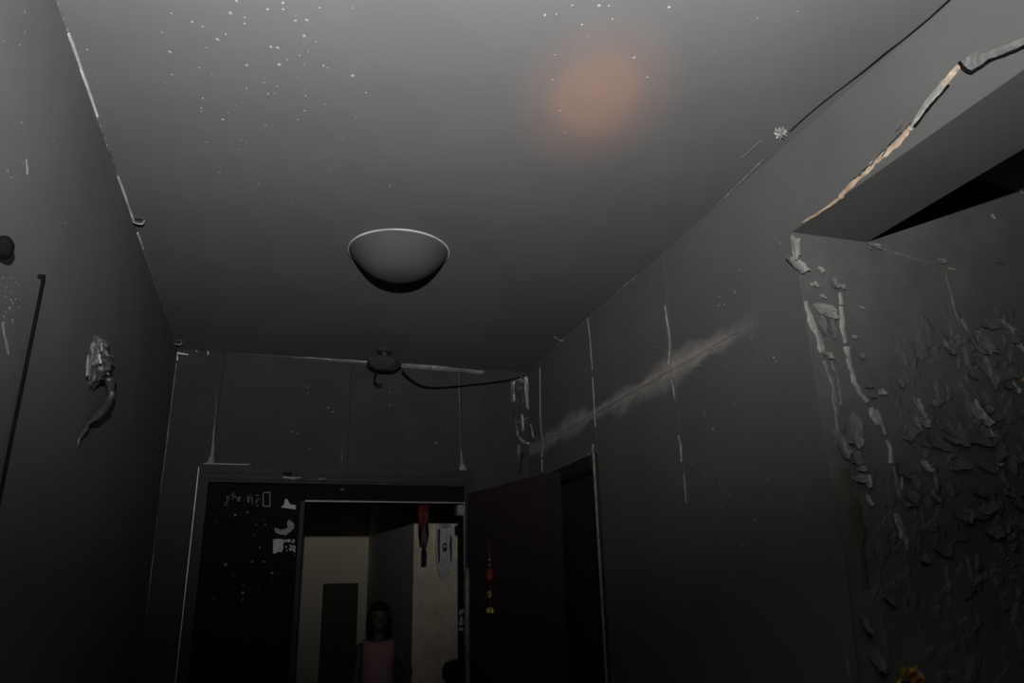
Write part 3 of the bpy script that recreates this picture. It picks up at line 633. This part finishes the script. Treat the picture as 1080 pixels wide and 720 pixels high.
for k in range(44):
    x, y = R.uniform(940, 1130), R.uniform(365, 570)
    if y < 400 and x < 985: continue
    fk(x, y, R.uniform(9, 28), R.uniform(7, 22), R.choice(('soot_end', 'soot_end', 'scorched_flake')), R.uniform(-.7, .7), R.uniform(.004, .013))
for k in range(5):
    fk(R.uniform(900, 1000), R.uniform(560, 715), R.uniform(6, 20), R.uniform(6, 24), 'soot_end', R.uniform(-.5, .5), R.uniform(.006, .016))

# ------------------------------------------------------------------ specks of bare paint
z1 = [(655, 37, 5), (697, 50, 3), (697, 68, 3.2), (620, 113, 4.4), (547, 63, 3.4), (577, 75, 3), (488, 38, 2.6), (643, 98, 3.4), (462, 92, 2), (484, 148, 4), (490, 212, 2.8), (674, 3, 4), (762, 27, 3.6), (806, 8, 4), (806, 27, 3), (841, 59, 3.6),
      (874, 58, 4.4), (866, 102, 4.4), (772, 134, 3.4), (791, 136, 4), (703, 186, 4), (795, 184, 4), (853, 158, 2.2), (878, 148, 1.6), (922, 187, 3.2), (933, 194, 2.6), (1004, 216, 5), (1042, 264, 2.6), (752, 222, 1.8), (752, 235, 2.2), (702, 252, 2.6),
      (790, 245, 2.2), (763, 267, 2.2), (782, 265, 1.6), (870, 258, 1.6), (871, 273, 2.4), (868, 315, 2.4), (925, 296, 2.2), (848, 341, 2), (756, 356, 1.8), (577, 280, 2.8), (573, 308, 3.2), (574, 317, 2.4), (634, 340, 3.4), (651, 321, 2), (672, 302, 1.8),
      (588, 404, 2.2), (687, 398, 1.8), (702, 407, 1.8), (677, 424, 2.2), (626, 490, 2.6), (737, 523, 2.6), (730, 533, 1.6), (744, 576, 1.8), (833, 580, 1.8), (548, 555, 1.4), (941, 480, 2), (962, 463, 1.2), (976, 392, 1.4), (920, 380, 1.4), (568, 193, 2.6),
      (604, 212, 1.8), (588, 135, 2), (250, 142, 3), (270, 209, 2), (278, 233, 2), (900, 118, 1.6), (817, 170, 2), (865, 183, 1.8), (849, 219, 1.4), (469, 236, 1.8), (910, 22, 2.4), (1002, 22, 2)]
z2 = [(40, 43, 4), (73, 41, 2.6), (118, 15, 3), (194, 16, 4.4), (222, 16, 2.6), (232, 54, 2.2), (145, 70, 3), (394, 20, 4), (162, 104, 1.6), (68, 156, 2.2), (294, 164, 4.2), (331, 220, 2.8), (61, 227, 2.2), (82, 315, 2.2), (97, 377, 2), (645, 52, 2.4),
      (757, 32, 2), (520, 148, 1.4), (53, 510, 1.4)]
R = random.Random(9)
sp = [(x/2.7, y/2.7, d*.9) for x, y, d in z1]+[(560+x/2.7, y/2.7, d*.9) for x, y, d in z2]+[(411, 196, 2), (405, 170, 1.4), (457, 205, 1.2), (500, 120, 1.4), (413, 283, 1.2)]
sp += [(R.gauss(290, 90), abs(R.gauss(60, 70)), R.uniform(.5, 1)) for _ in range(25)]
flecks('ceil', sp, ceiling, 'ceiling_fleck')
def inpoly(x, y, q):
    c = False
    for (x0, y0), (x1, y1) in zip(q, q[1:]+q[:1]):
        if (y0 > y) != (y1 > y) and x < (x1-x0)*(y-y0)/(y1-y0)+x0: c = not c
    return c
def scatter(q, n, d0, d1, seed):
    R = random.Random(seed); xs = [p[0] for p in q]; ys = [p[1] for p in q]; out = []
    while len(out) < n:
        x, y = R.uniform(min(xs), max(xs)), R.uniform(min(ys), max(ys))
        if inpoly(x, y, q): out.append((x, y, d0+(d1-d0)*R.random()**3))
    return out
flecks('left', [(10, 325, 4.5), (4, 334, 4), (13, 338, 4), (6, 313, 3), (42, 308, 2), (24, 268, 1.6), (8, 180, 3.4), (28, 175, 2.4), (12, 187, 2)]+scatter([(0, 10), (50, 10), (150, 300), (165, 370), (140, 560), (0, 560)], 80, .7, 2.3, 3)+scatter([(0, 290), (20, 290), (22, 350), (0, 350)], 14, 1, 3.5, 33), wall_left, 'ceiling_fleck')
ribbon('scraped_patch', 'left', [(2, 340, 3), (4, 355, 2.5), (8, 374, 1)], wall_left, 'grey_filler', .004, 3)
ribbon('scraped_patch', 'left', [(27, 168, 2), (28, 176, 3), (28, 184, 1.5)], wall_left, 'grey_filler', .003, 3)
flecks('far', [(325, 408, 1.8), (346, 430, 1.8), (351, 434, 2), (314, 457, 1.8), (308, 455, 1.4), (411, 427, 2), (411, 413, 1.4), (460, 467, 2.4), (410, 464, 1.6), (326, 473, 1.6), (264, 488, 2.4), (294, 491, 2.4), (390, 460, 1.2), (372, 482, 1.2)]+scatter([(200, 385), (530, 410), (530, 480), (210, 480)], 60, .5, 1.5, 6), wall_far, 'grey_filler')
flecks('right', [(758, 322, 2), (764, 321, 2), (775, 308, 2.4), (774, 307, 1.6), (816, 377, 2.8), (774, 426, 2.4), (743, 438, 2), (752, 453, 3), (792, 356, 1.8), (787, 344, 1.6), (729, 489, 1.8), (787, 574, 2), (688, 478, 1.4), (686, 573, 1.8), (683, 598, 1.4)]
       + scatter([(640, 330), (820, 230), (850, 420), (880, 640), (660, 660)], 110, .6, 2.1, 8)+scatter([(720, 430), (850, 400), (870, 560), (740, 600)], 40, .8, 2.4, 18), wall_right, 'ceiling_fleck')
flecks('end', scatter([(900, 262), (1075, 225), (1078, 400), (930, 420)], 50, .5, 1.6, 10), wall_end, 'grey_filler')

# ------------------------------------------------------------------ things on the left wall
# melted wall fixture
wf = thing('melted_wall_fixture', P(97, 383, 'left'), 'lumpy melted plastic fixture with a long drip on the sooty wall', 'wall fixture')
c = P(98, 380, 'left')
bm = bmesh.new(); bmesh.ops.create_uvsphere(bm, u_segments=56, v_segments=40, radius=1)
for v in bm.verts:
    q = v.co.copy(); k = 1+.35*noise.noise(q*2.1)+.22*noise.noise(q*5+Vector((3, 1, 2)))
    v.co = Vector((max(q.x, -.1)*.042*(k+.3*noise.noise(q*7)+.35*noise.noise(q*15)), q.y*.066*(k+.12*noise.noise(q*9)), q.z*.078*(1+.25*noise.noise(q*3)+.12*noise.noise(q*9))))+c
fin('melted_body', bm, 'char_lump', wf, True)
for k, (x, y, w, h, m, bs) in enumerate(((86.5, 384, 2, 20, 'pale_flake', .012), (93, 364, 2.4, 9, 'pale_flake', .034), (91, 377, 1.6, 8, 'chip_white', .034), (99, 392, 4, 5, 'pale_flake', .036), (103, 398, 4, 5, 'pale_flake', .03), (96, 371, 2, 6, 'scorched_flake', .04))):
    flake('curled_scrap', 'left', x, y, w, h, wf, m, .1*k-.2, .006, k, bs)
bm = bmesh.new()
dp = [P(102, 398, 'left', .035), P(103, 412, 'left', .04), P(100, 425, 'left', .035), P(92, 437, 'left', .028), P(86, 448, 'left', .016), P(81, 462, 'left', .008), P(78, 475, 'left', .004)]
tube(bm, smooth_path(dp, 5), [.013-.0108*k/30+.006*math.exp(-((k-13)/5)**2) for k in range(31)], 8)
for v in bm.verts: v.co += noise.noise_vector(v.co*38)*.007
fin('plastic_drip', bm, 'char_plastic', wf, True)
bm = bmesh.new(); tube(bm, [P(106, 398, 'left', .02), P(110, 406, 'left', .03), P(113, 412, 'left', .02)], [.014, .008, .003], 6); fin('plastic_drip', bm, 'char_or_shade_black', wf)
# cord
a = P(40, 291, 'left', .012)
cd_ = thing('wall_cable', a, 'straight black cable hanging down the sooty wall from a small peg', 'cable')
bm = bmesh.new(); tube(bm, [a, Vector((a.x-.002, a.y-.005, a.z-.4)), Vector((a.x-.003, a.y-.008, .25))], .0036, 8); fin('cable_run', bm, 'char_or_shade_black', cd_, True)
bm = bmesh.new(); tube(bm, [a-Vector((.012, 0, 0)), a+Vector((.003, 0, 0))], .005, 8); fin('peg', bm, 'char_or_shade_black', cd_)
# black knob
a = P(-5, 259, 'left')
kn = thing('coat_hook', a, 'charred black knob hook on the sooty wall near the black cable', 'hook')
bm = bmesh.new(); tube(bm, [a, a+Vector((.004, 0, 0)), a+Vector((.005, 0, 0)), a+Vector((.012, 0, 0))], [.02, .02, .012, .010], 12); fin('hook_base', bm, 'char_or_shade_black', kn)
bm = bmesh.new(); bmesh.ops.create_uvsphere(bm, u_segments=14, v_segments=10, radius=.022, matrix=Matrix.Translation(a+Vector((.014, .004, 0))) @ Matrix.Diagonal((.8, 1, 1.1, 1))); fin('knob', bm, 'char_or_shade_black', kn, True)

# ------------------------------------------------------------------ gold and orange leaf ornament on the end wall
a = P(946, 712, 'end', .0)
orn = thing('leaf_ornament', Vector((a.x, YJ-.02, a.z-.16)), 'gold and orange leafy ornament hung low on the peeling wall', 'ornament')
oc = Vector((a.x, YJ-.03, a.z-.13))
bm = bmesh.new()
ringp = [oc+Vector((math.cos(t)*.085, 0, math.sin(t)*.11)) for t in [math.tau*k/24 for k in range(25)]]
tube(bm, ringp, .008, 6); fin('wire_ring', bm, 'char_or_shade_black', orn, True)
def leafm(name, root, tip, wid, mat, bend):
    root, tip = Vector(root), Vector(tip); ax = tip-root; sd = ax.cross(Vector((0, 1, 0))).normalized(); n = Vector((0, -1, 0)); vs_, fs = [], []
    for k in range(7):
        t = k/6; w = wid*math.sin(math.pi*min(1, .12+t*.88))*(1 if k < 6 else .05); c = root+ax*t+n*(bend*math.sin(t*2.2))
        vs_ += [c+sd*w-n*.004*0, c+n*(-w*.25), c-sd*w]
    for k in range(6):
        b = k*3; fs += [(b, b+1, b+4, b+3), (b+1, b+2, b+5, b+4)]
    m = len(vs_); vs_ += [v+Vector((0, .0012, 0)) for v in vs_]; fs += [tuple(m+i for i in f[::-1]) for f in fs]
    return raw(name, vs_, fs, mat, orn, True)
R = random.Random(3)
def ornpt(x, y, o): return P(x, y, 'end', o)
for (x0, y0, x1, y1, w, m) in ((937, 716, 936, 699, .010, 'gold_leaf'), (944, 716, 940, 700, .010, 'gold_leaf'), (946, 712, 950, 699, .008, 'gold_leaf'), (948, 704, 959, 714, .008, 'violet_leaf'), (951, 720, 953, 708, .016, 'orange_leaf'),
                             (956, 722, 954, 712, .016, 'orange_leaf'), (932, 722, 928, 711, .007, 'gold_leaf'), (941, 707, 947, 702, .007, 'gold_leaf'), (930, 720, 934, 714, .006, 'gold_leaf'), (950, 714, 949, 706, .012, 'orange_leaf')):
    leafm('leaf', ornpt(x0, y0, .035), ornpt(x1, y1, .045), w, m, .01)
for k in range(26):
    t = R.uniform(0, math.tau); root = oc+Vector((math.cos(t)*.085, -.004, math.sin(t)*.11)); t2 = t+R.uniform(-.9, .9)
    if math.sin(t) > .75: continue
    leafm('leaf', root, root+Vector((math.cos(t2)*.05, -.015, math.sin(t2)*.05)), R.uniform(.008, .014), R.choice(('gold_leaf', 'orange_leaf', 'violet_leaf')), .01)
bm = bmesh.new(); tube(bm, [oc+Vector((0, .002, .108)), oc+Vector((0, .031, .118))], .004, 6); fin('hanging_nail', bm, 'char_or_shade_black', orn)

# ------------------------------------------------------------------ things in the outer hall
# red tassel under the door head
a = hit(446.5, 533, 1, YF+.1)
ts = thing('red_tassel', Vector((a.x, YF+.1, OZ-.24)), 'red cloth hanging with a dark tassel below the door head', 'hanging')
bm = bmesh.new(); zt0, zt1, zt2 = OZ, OZ-.135, OZ-.245
for k in range(5):
    x = a.x-.022+.011*k; d = .006*math.sin(k*2.1)
    tube(bm, [(x, YF+.1+d, zt0), (x+.002, YF+.1-d, (zt0+zt1)/2), (x*.6+a.x*.4, YF+.1, zt1)], [.009, .010, .007], 8)
fin('cloth', bm, 'red_cloth', ts, True)
bm = bmesh.new()
for k in range(9):
    t = math.tau*k/9; tube(bm, [(a.x+.004, YF+.1, zt1+.01), (a.x+.006+math.cos(t)*.012, YF+.1+math.sin(t)*.012, zt1-.03), (a.x+.006+math.cos(t)*.014, YF+.1+math.sin(t)*.014, zt2)], [.006, .005, .0025], 6)
fin('tassel', bm, 'plaque_dark', ts, True)

# long oval wall fixture
YH = 6.48
def hp(x, y): return hit(x, y, 1, YH)
oval = thing('wall_plaque', Vector((hp(468, 583).x, YH, hp(468, 612).z)), 'long pale wall plaque with rounded point below and dark marks on cream wall', 'wall plaque')
def slab(name, outline, y0, y1, mat, bev=.004, parent=oval):
    n = len(outline); vs_ = [(p.x, y0, p.z) for p in outline]+[(p.x, y1, p.z) for p in outline]
    fs = [tuple(range(n)), tuple(range(2*n-1, n-1, -1))]+[(i, n+i, n+(i+1) % n, (i+1) % n) for i in range(n)]
    bm = bmesh.new(); me = bpy.data.meshes.new('s'); me.from_pydata(vs_, [], fs); bm.from_mesh(me); bpy.data.meshes.remove(me)
    if bev: bmesh.ops.bevel(bm, geom=[e for e in bm.edges if all(v.co.y == y1 for v in e.verts)], offset=bev, segments=2, affect='EDGES')
    return fin(name, bm, mat, parent)
out = [(460, 553), (476, 553), (476.5, 565), (477, 580), (476.5, 594), (475, 603), (472, 609), (467.5, 612.5), (463.5, 609), (461, 602), (459.5, 592), (459, 578), (459.5, 564)]
slab('plaque_body', [hp(*q) for q in out], YH, YH-.035, 'plaque_grey', .012)
slab('dark_line', [hp(*q) for q in ((460.6, 558), (463.6, 558), (463, 575), (463, 592), (461.6, 595), (460.6, 580))], YH-.034, YH-.0365, 'plaque_dark', 0)  # dark upright lines near both sides of the plaque
slab('dark_line', [hp(*q) for q in ((473.6, 564), (475.6, 566), (475.8, 580), (475, 594), (473.8, 590))], YH-.034, YH-.0365, 'plaque_dark', 0)
slab('dark_mark', [hp(*q) for q in ((466, 573), (470, 572.5), (470.5, 580), (468.8, 582.5), (466, 581.5))], YH-.034, YH-.038, 'plaque_dark', 0)
slab('dark_mark', [hp(*q) for q in ((467.2, 575.2), (469, 575), (469.2, 577.2), (467.4, 577.4))], YH-.037, YH-.0395, 'plaque_grey', 0)
slab('dark_mark', [hp(*q) for q in ((473, 571.5), (475.6, 572), (475.7, 582), (473.2, 581))], YH-.034, YH-.038, 'plaque_dark', 0)
slab('top_clip', [hp(*q) for q in ((462, 551.5), (473, 551.5), (474, 556), (469, 558), (462.5, 556.5))], YH-.03, YH-.042, 'chip_white', .003)

# tall dark cabinet against the tan wall
xa, xb, zt_ = hit(338.5, 700, 1, 9.25).x, hit(375, 700, 1, 9.25).x, hit(356, 615, 1, 9.25).z
cb = thing('tall_cabinet', Vector(((xa+xb)/2, 9.4, 0)), 'tall narrow dark brown cabinet against the tan hall wall', 'cabinet')
box('cabinet_body', (xa, 9.26, 0), (xb, 9.595, zt_), 'cabinet_brown', cb, .006)
xm = (xa+xb)/2
for x0, x1 in ((xa+.008, xm-.003), (xm+.003, xb-.008)):
    d = box('cabinet_door', (x0, 9.24, .08), (x1, 9.26, zt_-.02), 'cabinet_brown', cb, .003)
    xh = x1-.03 if x1 < xm else x0+.03
    box('handle', (xh-.006, 9.222, .8), (xh+.006, 9.241, .95), 'frame_char', d, .002)

# litter bin
bb = Vector((1.345, 5.55, 0)); bt = hit(480, 695, 1, 5.55).z
bn = thing('litter_bin', bb, 'black bin with overhanging rounded lid beside the doorway in the hall', 'bin')
bm = bmesh.new(); lathe(bm, [(0, 0), (.095, 0), (.10, .02), (.112, bt-.13), (0, bt-.13)], bb, 32); fin('bin_body', bm, 'bin_black', bn, True)
bm = bmesh.new(); lathe(bm, [(0, bt-.135), (.128, bt-.13), (.135, bt-.115), (.135, bt-.06), (.12, bt-.025), (.07, bt-.005), (0, bt)], bb, 32); fin('bin_lid', bm, 'bin_black', bn, True)

# flush lamp on the hall ceiling
hl = Vector((.42, 7.2, HZ)); lo = thing('hall_lamp', hl, 'unlit dark flush lamp on the outer hall ceiling', 'ceiling lamp')
bm = bmesh.new(); lathe(bm, [(0, 0), (.17, 0), (.17, -.02), (.16, -.03), (0, -.03)], hl, 28); fin('lamp_base', bm, 'frame_char', lo)
bm = bmesh.new(); lathe(bm, [(.15, -.029), (.145, -.05), (.11, -.075), (.05, -.088), (0, -.09)], hl, 28); fin('lamp_shade', bm, 'char_plastic', lo, True)

# ------------------------------------------------------------------ the child in the hall
def person():
    YP = 6.15; xc = hit(399, 690, 1, YP).x; HT = 1.475; o = Vector((xc, YP, 0))
    me0 = bmesh.new()
    def cap(p, q, r0, r1):
        p, q = Vector(p), Vector(q); n = max(2, int((q-p).length/(min(r0, r1)*.5)))
        for k in range(n+1):
            t = k/n; bmesh.ops.create_icosphere(me0, subdivisions=2, radius=r0+(r1-r0)*t, matrix=Matrix.Translation(p.lerp(q, t)))
    def ell(c, s): bmesh.ops.create_icosphere(me0, subdivisions=3, radius=1, matrix=Matrix.Translation(c) @ Matrix.Diagonal((*s, 1)))
    # facing -y (towards the door); x is the picture's right
    ell((0, .005, 1.365), (.074, .088, .106)); ell((0, -.02, 1.325), (.058, .068, .075))        # skull, jaw
    cap((0, -.088, 1.355), (0, -.098, 1.332), .009, .012)                                        # nose
    cap((-.018, -.083, 1.298), (.018, -.083, 1.298), .008, .008)                                 # lips
    for s in (-1, 1): ell((s*.075, .012, 1.35), (.010, .02, .028))                               # ears
    cap((0, .012, 1.25), (0, .015, 1.17), .040, .044)
    ell((0, .01, 1.10), (.115, .075, .10)); ell((0, .01, .98), (.10, .07, .13)); ell((0, .012, .83), (.115, .085, .12))
    cap((-.10, .012, 1.145), (.10, .012, 1.145), .045, .045)
    for s in (-1, 1):
        cap((s*.062, .012, .78), (s*.066, 0, .42), .068, .045); cap((s*.066, 0, .42), (s*.066, .02, .08), .047, .028)
        cap((s*.066, .03, .035), (s*.072, -.11, .026), .032, .024)
    def arm(sh, eb, wr, fd, side):
        cap(sh, eb, .036, .029); cap(eb, wr, .030, .021)
        wr, fd = Vector(wr), Vector(fd).normalized(); n = Vector(side).normalized(); n = (n-fd*n.dot(fd)).normalized(); up = fd.cross(n)
        pc = wr+fd*.045
        for k in (-1, 0, 1): cap(wr+fd*.01+n*k*.010, wr+fd*.075+n*k*.021, .014, .011)
        for k, L in ((-1.5, .048), (-.5, .058), (.5, .062), (1.5, .055)):
            b = wr+fd*.075+n*k*.0165; m = b+fd*L*.5+n*k*.002+up*.004; cap(b, m, .0085, .0080); cap(m, m+fd*L*.45+up*.016, .0080, .0068)
        b = wr+fd*.025+n*.022; m = b+(fd*.55+n*.8)*.032; cap(b, m, .0105, .009); cap(m, m+(fd*.9+n*.25)*.026, .009, .0075)
    arm((-.135, .012, 1.145), (-.165, .02, .92), (-.165, -.03, .71), (.02, -.12, -1), (.25, -1, 0))
    arm((.135, .012, 1.145), (.235, .03, .965), (.165, -.07, .86), (-.75, -.35, -.35), (.1, -.3, 1))
    me = bpy.data.meshes.new('body_raw'); me0.to_mesh(me); me0.free()
    def remesh(me, vox, sm):
        t = bpy.data.objects.new('tmp', me); col.objects.link(t)
        m = t.modifiers.new('r', 'REMESH'); m.mode = 'VOXEL'; m.voxel_size = vox
        s = t.modifiers.new('s', 'SMOOTH'); s.factor = .5; s.iterations = sm
        dg = bpy.context.evaluated_depsgraph_get(); out = bpy.data.meshes.new_from_object(t.evaluated_get(dg))
        bpy.data.objects.remove(t); bpy.data.meshes.remove(me); return out
    body = remesh(me, .0055, 2); body.name = 'person'; body.materials.clear(); body.materials.append(MAT['skin'])
    for p in body.polygons: p.use_smooth = True
    ob = bpy.data.objects.new('person', body); col.objects.link(ob); ob.location = o; ob.rotation_euler = (0, 0, math.radians(-6))
    tag(ob, 'dark-haired child in a pink sleeveless dress standing in the hall, one hand on hip', 'person')
    def kid(name, bm, mat, sm=True):
        bmesh.ops.recalc_face_normals(bm, faces=bm.faces); me = bpy.data.meshes.new(name); bm.to_mesh(me); bm.free(); me.materials.append(MAT[mat])
        for p in me.polygons: p.use_smooth = sm
        k = bpy.data.objects.new(name, me); col.objects.link(k); k.parent = ob; return k
    # dress: loft around the torso down to the knee
    bm = bmesh.new(); rings = []
    for z, rx, ry in ((.40, .205, .155), (.47, .19, .145), (.56, .17, .128), (.66, .155, .115), (.78, .137, .102), (.88, .121, .090), (.96, .113, .084), (1.04, .120, .088), (1.10, .128, .091), (1.15, .126, .082), (1.185, .112, .066)):
        fold = .010*max(0, (.85-z)/.45)
        rings.append([bm.verts.new(((rx+fold*math.cos(9*t))*math.cos(t), .011+(ry+fold*math.cos(9*t))*math.sin(t), z+(.02*math.cos(t)**2 if z > 1.14 else 0))) for t in [math.tau*k/48 for k in range(48)]])
    for r0, r1 in zip(rings, rings[1:]):
        for k in range(48): bm.faces.new((r0[k], r0[(k+1) % 48], r1[(k+1) % 48], r1[k]))
    dr = kid('dress', bm, 'pink_dress'); so = dr.modifiers.new('thick', 'SOLIDIFY'); so.thickness = .004
    # hair: cap with fringe and shoulder-length sides
    bm = bmesh.new(); bmesh.ops.create_uvsphere(bm, u_segments=40, v_segments=24, radius=1, matrix=Matrix.Translation((0, .014, 1.368)) @ Matrix.Diagonal((.092, .103, .112, 1)))
    bmesh.ops.delete(bm, geom=[v for v in bm.verts if v.co.y < -.035 and v.co.z < 1.405 and abs(v.co.x) < .066 or v.co.z < 1.29], context='VERTS')
    for v in bm.verts: v.co += noise.noise_vector(v.co*45)*.004
    hr = kid('hair', bm, 'hair'); so = hr.modifiers.new('thick', 'SOLIDIFY'); so.thickness = .014; so.offset = -1
    bm = bmesh.new(); R = random.Random(2)
    for k in range(44):
        t = math.radians(-25+230*k/43); x, y = .082*math.cos(t), .014+.09*math.sin(t)
        tube(bm, smooth_path([(x, y, 1.36), (x*1.08, y*1.05+.003, 1.29), (x*(.95+R.uniform(-.08, .1)), y, 1.22+R.uniform(-.025, .02))], 3), [.010, .011, .011, .011, .010, .008, .004], 6)
    s_ = kid('hair_strands', bm, 'hair'); s_.parent = hr
    for s in (-1, 1):
        bm = bmesh.new(); bmesh.ops.create_uvsphere(bm, u_segments=12, v_segments=8, radius=.0105, matrix=Matrix.Translation((s*.03, -.078, 1.355)) @ Matrix.Diagonal((1.25, .6, .75, 1))); kid('eye', bm, 'eye_dark')
        bm = bmesh.new(); tube(bm, [(s*.015, -.085, 1.377), (s*.03, -.084, 1.382), (s*.045, -.074, 1.378)], [.0025, .0035, .002], 6); kid('eyebrow', bm, 'hair')
person()
